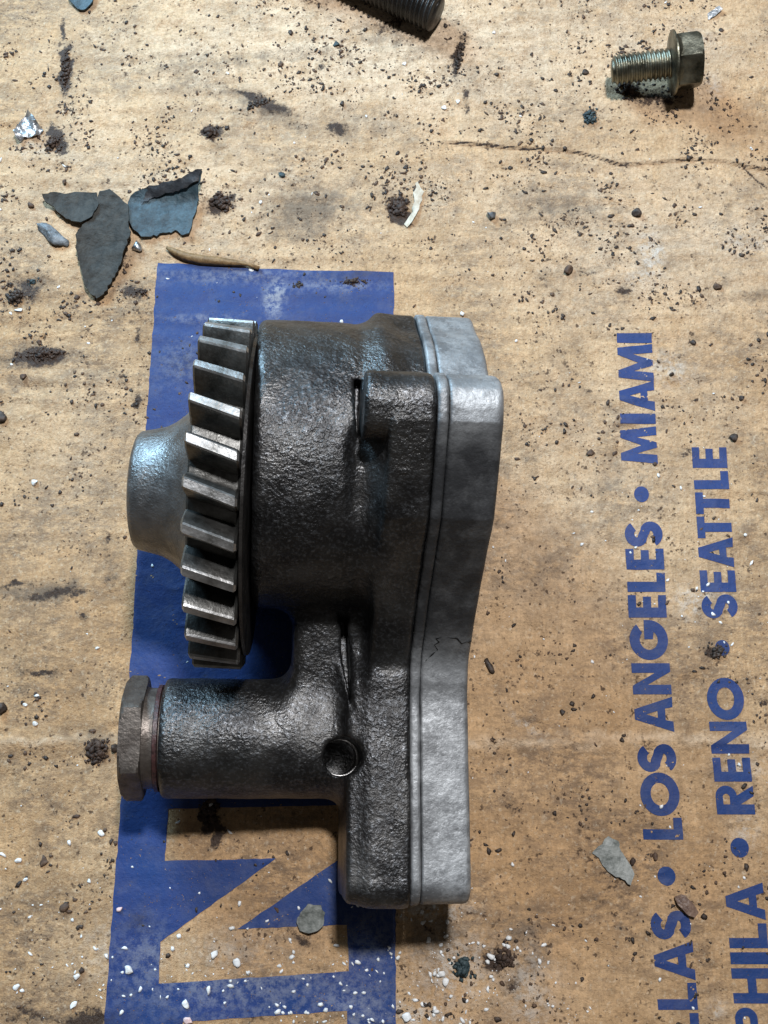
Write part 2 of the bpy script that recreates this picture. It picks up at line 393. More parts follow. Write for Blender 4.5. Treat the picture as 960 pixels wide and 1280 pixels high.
add_attr(card.data, 'pale', np.clip(blobs(xs, ys, PALE, 301), 0, 1)); add_attr(card.data, 'chalk', np.clip(blobs(xs, ys, CHALK, 401), 0, 1))
# ---------------------------------------------------------------- printing on the cardboard
HAZE = [(345, 372, 12, 26, 0, 1.8), (420, 358, 60, 8, 0, .6), (300, 1220, 160, 50, 0, .6), (460, 1180, 40, 40, 0, .5), (230, 455, 30, 30, 0, .45), (300, 345, 120, 10, 0, .5), (190, 1200, 60, 40, 0, .5), (440, 1260, 60, 40, 0, .6), (250, 400, 60, 4, 0, .5)]
def printed(name, loops_px, step=4.2, lift=.55):
    loops = [G(lp) for lp in loops_px]
    bm = fill2d(loops, step); v, f = bm_arrays(bm); bm.free()
    v[:, 2] = H(v[:, 0], v[:, 1])+lift
    o = mesh_np(name, v, f, M['ink'], card)
    add_attr(o.data, 'stain', stain_groove_at(v[:, 0], v[:, 1])); add_attr(o.data, 'haze_dust', np.clip(blobs(v[:, 0], v[:, 1], HAZE, 501), 0, 1))
    return o
def rag(pts, amp=.7, step=7, seed=0):
    """edge of the print, slightly uneven"""
    out = []; r = random.Random(seed)
    for (ax, ay), (bx, by) in zip(pts, pts[1:]+pts[:1]):
        L = math.hypot(bx-ax, by-ay); k = max(1, int(L/step*r.uniform(.5, 1.5)))
        for i in range(k):
            t = i/k; j = 0 if i == 0 else amp
            out.append((ax+(bx-ax)*t+r.uniform(-j, j), ay+(by-ay)*t+r.uniform(-j, j)))
    return out
band = rag([(197, 328), (330, 336), (492, 341), (493, 700), (494, 1000), (495, 1280), (496, 1500), (114, 1500), (131, 1280), (148, 1040), (166, 790), (182, 540)], .8, 9, 3)
n_hole = rag([(210, 1011), (433, 1006), (435, 1062), (433, 1068), (297, 1161), (434, 1156), (436, 1214), (199, 1229), (201, 1177), (345, 1073), (206, 1076)], .5, 8, 4)
e_hole = rag([(229, 1277), (434, 1263), (437, 1500-20), (190, 1480)], .5, 9, 5)
printed('printed_band', [band, n_hole, e_hole], 5.0)
card.children[-1]['label'] = 'solid blue printed band with a large letter left bare'
def arc(cx, cy, rx, ry, a0, a1, n=14):
    return [(cx+rx*math.cos(math.radians(a0+(a1-a0)*i/n)), cy+ry*math.sin(math.radians(a0+(a1-a0)*i/n))) for i in range(n+1)]
def stroke(path, t):
    P = [Vector(p) for p in path]; L = []; R = []
    for i, p in enumerate(P):
        d = (P[min(i+1, len(P)-1)]-P[max(i-1, 0)]).normalized(); nn = Vector((-d.y, d.x))*t/2
        L.append(tuple(p+nn)); R.append(tuple(p-nn))
    return L+R[::-1]
def glyph(ch, w, h):
    t = h*.265
    if ch == 'I': return [[(0, 0), (w, 0), (w, h), (0, h)]]
    if ch == 'L': return [[(0, 0), (w, 0), (w, t*.85), (t, t*.85), (t, h), (0, h)]]
    if ch == 'E':
        a = t*.80; m0 = h/2-a/2; m1 = h/2+a/2
        return [[(0, 0), (w, 0), (w, a), (t, a), (t, m0), (w*.93, m0), (w*.93, m1), (t, m1), (t, h-a), (w, h-a), (w, h), (0, h)]]
    if ch == 'T': return [[(w/2-t/2, 0), (w/2+t/2, 0), (w/2+t/2, h-t*.85), (w, h-t*.85), (w, h), (0, h), (0, h-t*.85), (w/2-t/2, h-t*.85)]]
    if ch == 'H': return [[(0, 0), (t, 0), (t, h/2-t*.42), (w-t, h/2-t*.42), (w-t, 0), (w, 0), (w, h), (w-t, h), (w-t, h/2+t*.42), (t, h/2+t*.42), (t, h), (0, h)]]
    if ch == 'N': return [[(0, 0), (t*.95, 0), (t*.95, h*.60), (w-t*.85, 0), (w, 0), (w, h), (w-t*.95, h), (w-t*.95, h*.40), (t*.85, h), (0, h)]]
    if ch == 'M': return [[(0, 0), (t*.95, 0), (t*1.12, h*.56), (w*.5-t*.28, 0), (w*.5+t*.28, 0), (w-t*1.12, h*.56), (w-t*.95, 0), (w, 0), (w-t*.42, h), (w-t*1.2, h), (w*.5, h*.42), (t*1.2, h), (t*.42, h)]]
    if ch == 'A':
        s = t*1.02
        return [[(0, 0), (s, 0), (w*.30+s*.12, h*.20), (w*.70-s*.12, h*.20), (w-s, 0), (w, 0), (w*.5+s*.50, h), (w*.5-s*.50, h)],
                [(w*.37+s*.10, h*.40), (w*.63-s*.10, h*.40), (w*.5, h*.70)]]
    if ch == 'O': return [arc(w/2, h/2, w/2, h/2, 0, 348, 29), arc(w/2, h/2, w/2-t, h/2-t, 0, 345, 23)]
    if ch == '.': return [arc(w/2, h/2, w/2, h/2, 0, 345, 23)]
    if ch == 'S':
        r = h*.25; q = t*.94
        rx = (w-q)/2; ry = (h-q)/4
        p = arc(w/2, h-q/2-ry, rx, ry, 25, 90, 6)+arc(w/2, h-q/2-ry, rx, ry, 102, 225, 9)+[(w*.42, h*.53), (w*.58, h*.47)]+arc(w/2, q/2+ry, rx, ry, 45, -90, 10)+arc(w/2, q/2+ry, rx, ry, -102, -158, 5)
        return [stroke(p, q)]
    if ch == 'G':
        o = arc(w/2, h/2, w/2, h/2, 38, 360, 28); i = arc(w/2, h/2, w/2-t, h/2-t, 338, 44, 22)
        return [o+[(w, h*.5+t*.42), (w*.52, h*.5+t*.42), (w*.52, h*.5-t*.42), (w*.5+(w/2-t)*.93, h*.5-t*.42)]+i]
    if ch in 'PR':
        b = h*.44; rr = (h-b)/2; cx = w-rr
        leg = [(0, 0), (t, 0), (t, b)] if ch == 'P' else [(0, 0), (t, 0), (t, b*.82), (w-t*1.05, 0), (w, 0), (w*.66, b)]
        return [leg+[(cx, b)]+arc(cx, b+rr, rr, rr, -80, 80, 12)+[(cx, h), (0, h)],
                [(t, b+t*.72), (cx, b+t*.72)]+arc(cx, b+rr, rr-t*.8, rr-t*.75, -70, 70, 8)+[(cx, h-t*.72), (t, h-t*.72)]]
LINE1 = [('I', 416.5, 428.5), ('M', 430, 477), ('A', 476, 514), ('I', 517.5, 530), ('M', 533, 580), ('.', 608, 628), ('S', 652, 683.5), ('E', 686, 712), ('L', 716, 740), ('E', 744, 772), ('G', 775, 825), ('N', 829, 868), ('A', 871, 915),
         ('S', 930, 965), ('O', 965.5, 1020), ('L', 1022, 1049.5), ('.', 1083, 1107), ('S', 1138, 1174), ('A', 1176, 1225), ('L', 1228, 1262), ('L', 1266, 1301), ('A', 1304, 1354)]
LINE2 = [('E', 559, 585), ('L', 589, 612), ('T', 616, 643), ('T', 646, 673), ('A', 672, 709), ('E', 713, 740), ('S', 743, 773), ('.', 800, 820), ('O', 847, 900), ('N', 902, 942), ('E', 947, 977), ('R', 982, 1018), ('.', 1047, 1072),
         ('A', 1103, 1150), ('L', 1154, 1185), ('I', 1190, 1205), ('H', 1210, 1254), ('P', 1259, 1294)]
def place_line(line, x0, x1):
    for k, (ch, ya, yb) in enumerate(line):
        hh0 = lambda y: np.interp(y, *x0); hh1 = lambda y: np.interp(y, *x1)
        ym = (ya+yb)/2; w = yb-ya; h = hh1(ym)-hh0(ym)
        if ch == '.': h = w*.92
        gl = glyph(ch, w, h); loops = []
        for lp in gl:
            q = []
            for a, b in lp:
                y = yb-a; base = hh1(y)
                if ch == '.': base = (hh0(y)+hh1(y))/2+h/2
                q.append((base-b, y))
            loops.append(q)
        printed('printed_dot' if ch == '.' else 'printed_letter', loops, 6.0)
place_line(LINE1, ([420, 560, 668, 800, 893, 992, 1155, 1245, 1400], [771, 776, 781, 787, 793, 800, 813, 821, 833]), ([420, 560, 668, 800, 893, 992, 1155, 1245, 1400], [814.5, 821, 828, 835, 841, 849, 863, 871, 884]))
place_line(LINE2, ([565, 660, 760, 875, 1000, 1125, 1230, 1350], [864.5, 871, 877, 884, 894.5, 907, 915, 925]), ([565, 660, 760, 875, 1000, 1125, 1230, 1350], [908, 914, 922, 930, 942, 955, 964, 976]))

# ================================================================ SDF casting tools
def smin(a, b, k):
    h = np.clip(.5+.5*(b-a)/k, 0, 1); return b*(1-h)+a*h-k*h*(1-h)
def smax(a, b, k): return -smin(-a, -b, k)
def inter(d2, dx, r):
    a = d2+r; b = dx+r
    return np.minimum(np.maximum(a, b), 0)+np.hypot(np.maximum(a, 0), np.maximum(b, 0))-r
def poly_sdf(y, z, pts):
    d = np.full(y.shape, 1e9); s = np.ones(y.shape)
    n = len(pts)
    for i in range(n):
        ax, ay = pts[i]; bx, by = pts[i-1]
        ex, ey = bx-ax, by-ay; wx, wy = y-ax, z-ay
        t = np.clip((wx*ex+wy*ey)/(ex*ex+ey*ey), 0, 1)
        d = np.minimum(d, (wx-ex*t)**2+(wy-ey*t)**2)
        c1 = z >= ay; c2 = z < by; c3 = ex*wy > ey*wx
        s = np.where((c1 & c2 & c3) | (~c1 & ~c2 & ~c3), -s, s)
    return s*np.sqrt(d)
def surface_nets(Fv, org, h):
    Fv = Fv.astype(np.float32); sg = Fv < 0
    nx, ny, nz = Fv.shape
    cnt = np.zeros((nx-1, ny-1, nz-1), np.int8)
    for i in (0, 1):
        for j in (0, 1):
            for k in (0, 1): cnt += sg[i:nx-1+i, j:ny-1+j, k:nz-1+k]
    act = (cnt > 0) & (cnt < 8)
    I, J, K = np.nonzero(act)
    vid = np.full(act.shape, -1, np.int32); vid[I, J, K] = np.arange(len(I))
    acc = np.zeros((len(I), 3)); num = np.zeros(len(I))
    cor = [(i, j, k) for i in (0, 1) for j in (0, 1) for k in (0, 1)]
    val = {c: Fv[I+c[0], J+c[1], K+c[2]] for c in cor}
    for a in cor:
        for ax in range(3):
            if a[ax]: continue
            b = list(a); b[ax] = 1; b = tuple(b)
            va, vb = val[a], val[b]
            m = (va < 0) != (vb < 0)
            t = np.where(m, va/np.where(m, va-vb, 1), 0)
            p = np.tile(np.array(a, float), (len(I), 1)); p[:, ax] = t
            acc[m] += p[m]; num[m] += 1
    v = (acc/num[:, None]+np.stack([I, J, K], 1))*h+np.array(org)
    faces = []
    for ax in range(3):
        sl0 = [slice(1, -1)]*3; sl1 = [slice(1, -1)]*3; sl0[ax] = slice(0, -1); sl1[ax] = slice(1, None)
        s0, s1 = sg[tuple(sl0)], sg[tuple(sl1)]
        for flip, m in ((0, s0 & ~s1), (1, ~s0 & s1)):
            a, b, c = np.nonzero(m)
            P = [a, b, c]
            o1, o2 = (ax+1) % 3, (ax+2) % 3
            base = [P[0].copy(), P[1].copy(), P[2].copy()]
            for q in (o1, o2): base[q] = base[q]+1
            def cell(d1, d2):
                z = [base[0].copy(), base[1].copy(), base[2].copy()]; z[o1] -= d1; z[o2] -= d2
                return vid[z[0], z[1], z[2]]
            q = np.stack([cell(1, 1), cell(0, 1), cell(0, 0), cell(1, 0)], 1)
            faces.append(q[:, ::-1] if flip else q)
    return v, np.concatenate(faces)
def grid3(x0, x1, y0, y1, z0, z1, h):
    return np.meshgrid(np.arange(x0, x1, h, dtype=np.float32), np.arange(y0, y1, h, dtype=np.float32), np.arange(z0, z1, h, dtype=np.float32), indexing='ij')
# ================================================================ OIL PUMP
ROLL = math.radians(6)
pump = empty('oil_pump', (0, 0, 0), (0, ROLL, 0))
tag(pump, 'greasy black oil pump with toothed gear and grey cover lying on the cardboard', 'oil pump')
def to_local(p):
    c, s = math.cos(ROLL), math.sin(ROLL)
    return (p[0]*c-p[2]*s, p[1], p[2]*c+p[0]*s)
BODY = (8.0, 158.0, 156.0)
def profile(y, z):
    """outline shared by flange and cover in the y z plane"""
    d = np.hypot(y-8, z-158)-155
    d = smin(d, poly_sdf(y, z, [(46, 240), (46, 340), (24, 363), (-8, 362), (-87, 309), (-143, 230), (-214, 149), (-225, 60), (-40, 40), (20, 150)]), 10)
    d = smin(d, np.hypot(y-15, z-333)-32, 6)
    d = smin(d, np.hypot(y-129, z-196)-42, 16)
    qy = np.abs(y+327)-122; qz = np.abs(z-79.5)-71; r = 24
    box = np.minimum(np.maximum(qy+r, qz+r), 0)+np.hypot(np.maximum(qy+r, 0), np.maximum(qz+r, 0))-r
    return smin(d, box, 34)
def make_housing():
    h = 2.2
    x, y, z = grid3(-262, 20, -468, 182, -6, 380, h)
    y2, z2 = y[0], z[0]
    P = profile(y2, z2)[None]
    f = inter(P+1.0, np.maximum(-32-x, x-11), 5.0)
    qy = np.abs(y2+327)-121; qz = np.abs(z2-79.5)-70; r = 24
    low = (np.minimum(np.maximum(qy+r, qz+r), 0)+np.hypot(np.maximum(qy+r, 0), np.maximum(qz+r, 0))-r)[None]
    f = smin(f, inter(low, np.maximum(-54-x, x-11), 6.0), 18)
    f = np.maximum(f, x-11)
    body = inter(np.hypot(y-BODY[0], z-BODY[1])-BODY[2], np.maximum(-157-x, x+24), 9.0)
    f = smin(f, body, 24)
    ring = np.hypot(np.hypot(y-BODY[0], z-BODY[1])-160, x+54)-13*(sstep(-110, -60, y)*(1-sstep(-15, 20, y))).astype(np.float32)
    f = smax(f, -ring, 10)
    boss = inter(np.hypot(y-15, z-333)-33, np.maximum(-56-x, x-10), 6)
    f = smin(f, boss, 2)
    slit = np.maximum(np.maximum(np.abs(x+58)-3.4*np.clip((y+20)/60, 0, 1), np.abs(y-18)-34), 290-z)
    f = smax(f, -slit, 4)
    bar = inter(np.hypot(y+280, z-65)-64.5, np.maximum(-250-x, x), 7.0)
    f = smin(f, bar, 22)
    web = smax(smax(np.abs(y+190)-72, np.maximum(-112-x, x+40), 16), np.maximum(z-(152+(y+130)*.30), 30-z), 16)
    f = smin(f, web, 26)
    slot = np.maximum(np.abs(x+54+(y+205)*.10)-4*np.clip((y+255)/60, 0, 1), np.maximum(np.abs(y+205)-50, 108-z))
    f = smax(f, -slot, 6)
    hp = (-58.0, -301.0, 130.0)
    hole = np.maximum(np.hypot(x-hp[0], y-hp[1])-20, 56-z)
    f = smax(f, -hole, 4)
    lump = (vnoise((x+y*.3)/17, (z*1.0+y)/15, 5)+vnoise((y-z*.4)/19, (x-z)/16, 9)).astype(np.float32)
    f = np.maximum(f+.4*lump, x-11)
    v, q = surface_nets(f, (-262, -468, -6), h)
    return mesh_np('housing', v, q, M['iron'], pump), hp
housing, hp = make_housing()
housing['label'] = 'oily black cast housing with rough grain'
v, f = rings([(57, 18.6), (57, 20.6), (99, 20.6), (99, 18.6), (57, 18.6)], 48, False)
v = [(hp[0]+p[1], hp[1]+p[2], p[0]) for p in v]
mesh_np('drilled_bore', v, [tuple(reversed(q)) for q in f], M['bright'], housing)
def make_cover(name, x0, x1, off, rnd, h=2.3, parent=None):
    x, y, z = grid3(x0-5, x1+5, -468, 184, -2, 380, h)
    P = profile(y[0], z[0])[None]
    f = smax(inter(P+off, np.maximum(x0-14-x, x-x1), rnd), x0-x, 2.0)
    f = f+.25*vnoise((x+y)/21, (z-y*.3)/19, 15)
    v, q = surface_nets(f, (x0-5, -468, -2), h)
    o = mesh_np(name, v, q, M['alu'], parent)
    g = sstep(-232, -165, v[:, 1]+14*fbm(v[:, 0]/20, v[:, 1]/20, 3, 3))*(1-sstep(-30, 12, v[:, 1]+20*fbm(v[:, 0]/25, v[:, 1]/25, 5, 3)))  # mask for the slope turned from the lamp, its shade painted in
    add_attr(o.data, 'slope_shade', g); return o
cover = make_cover('cover_plate', 22.6, 74, .4, 6, parent=pump)
lip = make_cover('gasket_lip', 11.4, 22.2, -.6, 1.5, parent=cover)
cover['label'] = 'grey aluminium cover plate with mottled stains and shade painted on its slope'
# thin dark line of old sealant
def tube(pts, r, n=6):
    v = []; f = []
    for k, p in enumerate(pts):
        p = Vector(p); d = (Vector(pts[min(k+1, len(pts)-1)])-Vector(pts[max(k-1, 0)])).normalized()
        a = d.orthogonal().normalized(); b = d.cross(a)
        rr = r(k/(len(pts)-1)) if callable(r) else r
        for i in range(n):
            t = 2*math.pi*i/n; v.append(tuple(p+a*math.cos(t)*rr+b*math.sin(t)*rr))
    for k in range(len(pts)-1):
        for i in range(n):
            j = (i+1) % n; f.append((k*n+i, k*n+j, (k+1)*n+j, (k+1)*n+i))
    f.append(tuple(range(n-1, -1, -1))); f.append(tuple(range((len(pts)-1)*n, len(pts)*n)))
    return v, f
def top_z(y, off):
    zz = np.linspace(384, 60, 700); d = profile(np.full(700, float(y)), zz)+off
    k = np.nonzero(d < 0)[0]; return zz[k[0]]
crk = [(532, 826), (541, 817), (547, 812), (543, 806), (549, 802), (545, 798), (556, 795), (563, 797), (571, 797), (577, 804), (584, 802), (590, 801)]
pts = []
for a, b in crk:
    hgt = 190.0
    for _ in range(12):
        w = un(a, b, hgt); loc = to_local(w); zt = top_z(loc[1], .4); hgt = zt*math.cos(ROLL)-loc[0]*math.sin(ROLL)
    pts.append((min(loc[0], 73), loc[1], zt-.35))
v, f = tube(pts, lambda t: .75+.35*math.sin(t*19)); mesh_np('sealant_line', v, f, M['black'], cover)
# ---- gear
GY, GZ, GR = -28.0, 164.5, 185.0
GX0, GX1 = -217.0, -168.0
NT = 28; ROOT = GR-31
v, f = rings([(GX0+6, 60), (GX0+6, 140), (GX0, 146), (GX0, ROOT-2), (GX0+2, ROOT), (GX1-2, ROOT), (GX1, ROOT-2), (GX1, 146), (GX1-8, 140), (GX1-8, 60)], 156)
v = [(a, b+GY, c+GZ) for a, b, c in v]
gear = sharp(mesh_np('drive_gear', v, f, M['gear'], pump)); gear['label'] = 'oily steel gear with slanted teeth'
TW = -5.3*math.pi/180      # twist over the face
def tooth_mesh():
    pr = [(-12.5, ROOT-3), (-11.2, ROOT+2), (-10.4, ROOT+10), (-8.6, GR-9), (-5.6, GR-2), (-4.0, GR), (4.0, GR), (5.6, GR-2), (8.6, GR-9), (10.4, ROOT+10), (11.2, ROOT+2), (12.5, ROOT-3)]
    sl = [(GX0-.5, .80, -3), (GX0+1.5, .97, 0), (GX0+4, 1, 0), (GX0+18, 1, 0), ((GX0+GX1)/2, 1, 0), (GX1-18, 1, 0), (GX1-4, 1, 0), (GX1-1.5, .97, 0), (GX1+.5, .80, -3)]
    v = []; f = []
    for x, k, dr in sl:
        tw = TW*((x-GX0)/(GX1-GX0)-.5)
        for t, r in pr:
            rr = r+(dr if r > ROOT+5 else 0); a = t*k/rr+tw
            v.append((x, rr*math.sin(a), rr*math.cos(a)))
    n = len(pr)
    for s in range(len(sl)-1):
        for i in range(n-1): f.append((s*n+i, (s+1)*n+i, (s+1)*n+i+1, s*n+i+1))
    f.append(tuple(range(n))); f.append(tuple(range(len(v)-1, len(v)-n-1, -1)))
    return v, f
v, f = tooth_mesh()
t0 = mesh_np('tooth', v, f, M['gear'], gear)
bm = bmesh.new(); bm.from_mesh(t0.data); bmesh.ops.recalc_face_normals(bm, faces=bm.faces); bm.to_mesh(t0.data); bm.free(); sharp(t0, 28)
t0.data.materials.append(M['tip'])
for p in t0.data.polygons:
    if min(math.hypot(t0.data.vertices[i].co.y, t0.data.vertices[i].co.z) for i in p.vertices) > (GR-4)*U: p.material_index = 1
PHASE = math.radians(2.3)
for k in range(NT):
    t = t0 if k == 0 else t0.copy()
    if k: C.objects.link(t)
    t.parent = gear; t.location = (0, GY*U, GZ*U); t.rotation_euler = (PHASE+2*math.pi*k/NT, 0, 0)
# the gear sits a little askew on its shaft
piv = Vector((GX0, GY, GZ+GR))*U
Rg = (Matrix.Rotation(math.radians(-2.2), 4, 'Y') @ Matrix.Rotation(math.radians(-1.4), 4, 'Z'))
gear.matrix_local = Matrix.Translation(piv) @ Rg @ Matrix.Translation(-piv)
# hub in front of the gear
hubp = [(-284, 32), (-289, 34), (-290, 54), (-288, 60), (-284, 63.5), (-272, 66), (-258, 69.5), (-248, 75), (-238, 83), (-229, 93), (-221, 104), (-215, 113), (-205, 116)]
v, f = rings(hubp, 96, True); v = [(a, b+GY, c+GZ) for a, b, c in v]
hub = sharp(mesh_np('hub', v, f, M['hub'], gear), 50); hub['label'] = 'flared grey hub on the outer side of the gear'
v, f = rings([(-282, 31), (-150, 31), (-140, 30)], 48); v = [(a, b+GY, c+GZ) for a, b, c in v]
sharp(mesh_np('shaft', v, f, M['gear'], pump))
v, f = rings([(GX1-9, 60), (GX1-7, ROOT-6), (GX1+1, ROOT-2), (GX1+2, GR-14), (GX1+5, GR-15), (GX1+6, 60)], 96); v = [(a, b+GY, c+GZ) for a, b, c in v]
sharp(mesh_np('thrust_disc', v, f, M['black_bolt'], gear))
# ---- hexagon plug at the end of the barrel
PYc, PZc = -280.0, 65.0
def hexstack(x0, x1, R, ph, n=72, ch=.045):
    return [(x0, hexr(R, ph, .90)), (x0+2.4, hexr(R, ph, .955)), (x0+4.5, hexr(R, ph, 1.0)), (x1-3, hexr(R, ph, 1.0)), (x1-1, hexr(R, ph, .965)), (x1, hexr(R, ph, .92))]
v, f = rings(hexstack(-291, -268, 68, math.radians(4)), 72); v = [(a, b+PYc, c+PZc) for a, b, c in v]
plug = sharp(mesh_np('valve_plug', v, f, M['plug'], pump), 22); plug['label'] = 'worn brown steel hexagon plug closing the barrel'
v, f = rings([(-269, 55), (-264, 54), (-258, 54), (-247, 54)], 64); v = [(a, b+PYc, c+PZc) for a, b, c in v]
sharp(mesh_np('plug_neck', v, f, M['plug'], plug))
v, f = rings([(-257, 55), (-256, 57.5), (-252, 57.5), (-251, 55)], 64); v = [(a, b+PYc, c+PZc) for a, b, c in v]
sharp(mesh_np('seal_ring', v, f, M['seal'], plug))

# ================================================================ BOLTS
def thread(L, r, pitch, depth, n=40, per=8, taper=6):
    m = int(L/pitch*per); v = []; f = []
    for k in range(m+1):
        x = L*k/m
        for i in range(n):
            ph = x/pitch-i/n
            tri = abs((ph % 1)*2-1)
            tri = min(1, max(0, tri*1.3-.15))
            e = min(1, x/taper)
            v.append((x, (r-depth*tri-(1-e)*r*.18)*math.cos(2*math.pi*i/n), (r-depth*tri-(1-e)*r*.18)*math.sin(2*math.pi*i/n)))
    for k in range(m):
        for i in range(n):
            j = (i+1) % n; f.append((k*n+i, (k+1)*n+i, (k+1)*n+j, k*n+j))
    f.append(tuple(range(n))); f.append(tuple(range(m*n+n-1, m*n-1, -1)))
    return v, f
def place(parent, px, py, h, rz, ry=0.0, rx=0.0):
    p = un(px, py, h); parent.location = Vector(p)*U; parent.rotation_euler = (rx, ry, rz)
b = empty('flange_bolt'); place(b, 765, 88, 33, math.radians(3), math.radians(-7), .35)
tag(b, 'short greenish flange bolt with hexagon head lying at the upper right', 'bolt')
v, f = thread(80, 20, 6.4, 3.4); mesh_np('threaded_shank', v, f, M['bolt'], b)
v, f = rings([(77, 18), (80, 40), (81, 42), (83, 42), (85, 37), (90, 34)], 72)
sharp(mesh_np('flange', v, f, M['bolt'], b), 40)
v, f = rings([(86, hexr(38, .62, .99)), (90, hexr(38, .62)), (111, hexr(38, .62)), (114, hexr(38, .62, .965)), (117, hexr(38, .62, .90)), (116, 24), (113, 21)], 72)
sharp(mesh_np('hexagon_head', v, f, M['bolt'], b), 24)
b = empty('threaded_stud'); place(b, 547, 18, 27, math.radians(151), math.radians(0))
tag(b, 'black greasy threaded stud cut off by the top edge of the picture', 'bolt')
v, f = thread(190, 26, 7.0, 3.4, taper=4); mesh_np('threaded_shank', v, f, M['black_bolt'], b)
v, f = rings([(186, 24), (196, 24), (200, 40), (202, 40), (232, 40), (236, 34)], 48); mesh_np('stud_head', v, f, M['black_bolt'], b)

# ================================================================ FLAKES
def flake(name, outline, mat, label, cat, lift, zf, th=1.6, step=5, group=None, parent=None, rough=.6, seed=0):
    """thin chip with thickness; outline in picture px on the ground, zf(x,y,s,t) height over the cardboard"""
    g = G(rag(outline, 1.5, 4.5, seed+1)); a = np.array(g); cx, cy = a.mean(0)
    bm = fill2d([g], step); v, f = bm_arrays(bm)
    bnd = [(e.verts[0].index, e.verts[1].index) for e in bm.edges if len(e.link_faces) == 1]
    lf = {}
    for e in bm.edges:
        if len(e.link_faces) == 1:
            fc = e.link_faces[0]; vs = [q.index for q in fc.verts]; i0, i1 = e.verts[0].index, e.verts[1].index
            if vs[(vs.index(i0)+1) % len(vs)] != i1: i0, i1 = i1, i0
            lf[(i0, i1)] = 1
    bm.free()
    r = (np.abs(a-[cx, cy])).max(0)
    s = (v[:, 0]-cx)/r[0]; t = (v[:, 1]-cy)/r[1]
    top = H(v[:, 0], v[:, 1])+lift+zf(s, t)+rough*2.2*fbm(v[:, 0]/11, v[:, 1]/11, seed+5, 3)+th
    n = len(v); vt = v.copy(); vt[:, 2] = top; vb = v.copy(); vb[:, 2] = top-th
    F2 = list(f)+[tuple(q+n for q in reversed(p)) for p in f]+[(i1, i0, i0+n, i1+n) for i0, i1 in lf]
    V = np.concatenate([vt, vb]); V[:, 0] -= cx; V[:, 1] -= cy
    o = mesh_np(name, V, F2, mat, parent)
    o.location = Vector((cx*U, cy*U, 0))-(parent.location if parent else Vector()); sharp(o, 50)
    if parent is None: tag(o, label, cat, group)
    elif label: o['label'] = label
    return o
Gp = 'paint chips on the cardboard'
flake('paint_flake', [(57, 250), (66, 246), (100, 243), (124, 247), (127, 262), (115, 279), (104, 284), (92, 281), (82, 275), (70, 263), (60, 258)], M['flake_dark'], 'small grey paint flake left of the tall dark pointed flake', 'paint flake', 2.5, lambda s, t: 9.0*s*s+6*np.clip(-t, 0, 1), 3.0, group=Gp, seed=1)
flake('paint_flake', [(128, 246), (140, 243), (152, 252), (163, 262), (164, 290), (166, 300), (158, 318), (150, 338), (141, 355), (131, 370), (122, 376), (112, 366), (106, 350), (100, 325), (98, 300), (106, 287), (118, 278), (124, 262)], M['flake_dark'], 'tall dark grey pointed paint flake in the middle of the flake cluster', 'paint flake', 4.5, lambda s, t: 8*s*s*np.abs(s)+5.0*np.abs(t)**2+2*np.sin(3*t+2*s), 3.2, group=Gp, seed=2)
flake('paint_flake', [(162, 258), (172, 247), (185, 243), (205, 239), (228, 236), (245, 230), (257, 228), (250, 246), (247, 262), (242, 275), (237, 294), (228, 296), (222, 290), (208, 293), (190, 298), (178, 299), (168, 290), (163, 275)], M['flake_blue'], 'slate blue paint flake with curled dark edge beside the dark pointed flake', 'paint flake', 3, lambda s, t: 24*np.clip(t-.15, 0, 2)**1.5+5*s*s, 2.4, group=Gp, seed=3)
flake('curled_edge', [(163, 266), (166, 254), (173, 247), (186, 242), (205, 238), (228, 235), (245, 229), (257, 227), (252, 238), (240, 242), (226, 247), (207, 249), (189, 253), (176, 260)], M['flake_edge'], 'dark curled edge of the flake', None, 9, lambda s, t: 12*np.clip(t+.4, 0, 2)+4*s, 2.0, parent=C.objects['paint_flake.002'], seed=33)
flake('paint_flake', [(84, -12), (118, -14), (117, 6), (106, 15), (98, 14), (88, 4)], M['flake_blue'], 'blue paint flake cut off by the top edge near the left corner', 'paint flake', 2.5, lambda s, t: 3*s*s, 2.2, group=Gp, seed=4)
flake('paint_flake', [(371, 1152), (376, 1140), (386, 1128), (402, 1130), (407, 1140), (405, 1154), (397, 1163), (386, 1166), (375, 1163)], M['flake_grey'], 'curled light grey paint flake on the bare printed letter near the bottom', 'paint flake', 6, lambda s, t: 7*np.clip(t*.6+.5, 0, 2)-5*s*s, 2, group=Gp, seed=5)
flake('paint_flake', [(739, 1066), (752, 1055), (760, 1045), (770, 1050), (778, 1066), (788, 1082), (792, 1092), (787, 1106), (776, 1098), (769, 1096), (762, 1091), (753, 1082), (748, 1072)], M['flake_grey'], 'thin grey paint flake with shiny tips left of the printed dot', 'paint flake', 1.2, lambda s, t: 3*np.clip(-t, 0, 1)**2, 1.2, group=Gp, seed=6)
flake('brown_scale', [(842, 1120), (850, 1117), (862, 1126), (872, 1140), (866, 1146), (858, 1143), (852, 1137), (845, 1130)], M['shell'], 'small brown scale lying over the end of the printed S near the bottom', 'flake', 2.5, lambda s, t: 4*(1-s*s), 1.5, seed=7)
flake('foil_scrap', [(20, 170), (28, 155), (38, 143), (46, 152), (55, 164), (50, 170), (36, 174), (24, 179)], M['foil'], 'crumpled silver foil scrap near the left edge at the top', 'foil', 2.5, lambda s, t: 4*np.abs(s+t)+2*np.sin(5*s), 1.5, 3.5, rough=5, seed=8)
flake('metal_sliver', [(884, 18), (898, 10), (902, 14), (893, 22), (885, 26)], M['foil'], 'tiny shiny sliver above the head of the greenish bolt', 'metal sliver', 1.5, lambda s, t: 2*s, 1.2, 3.5, seed=18)
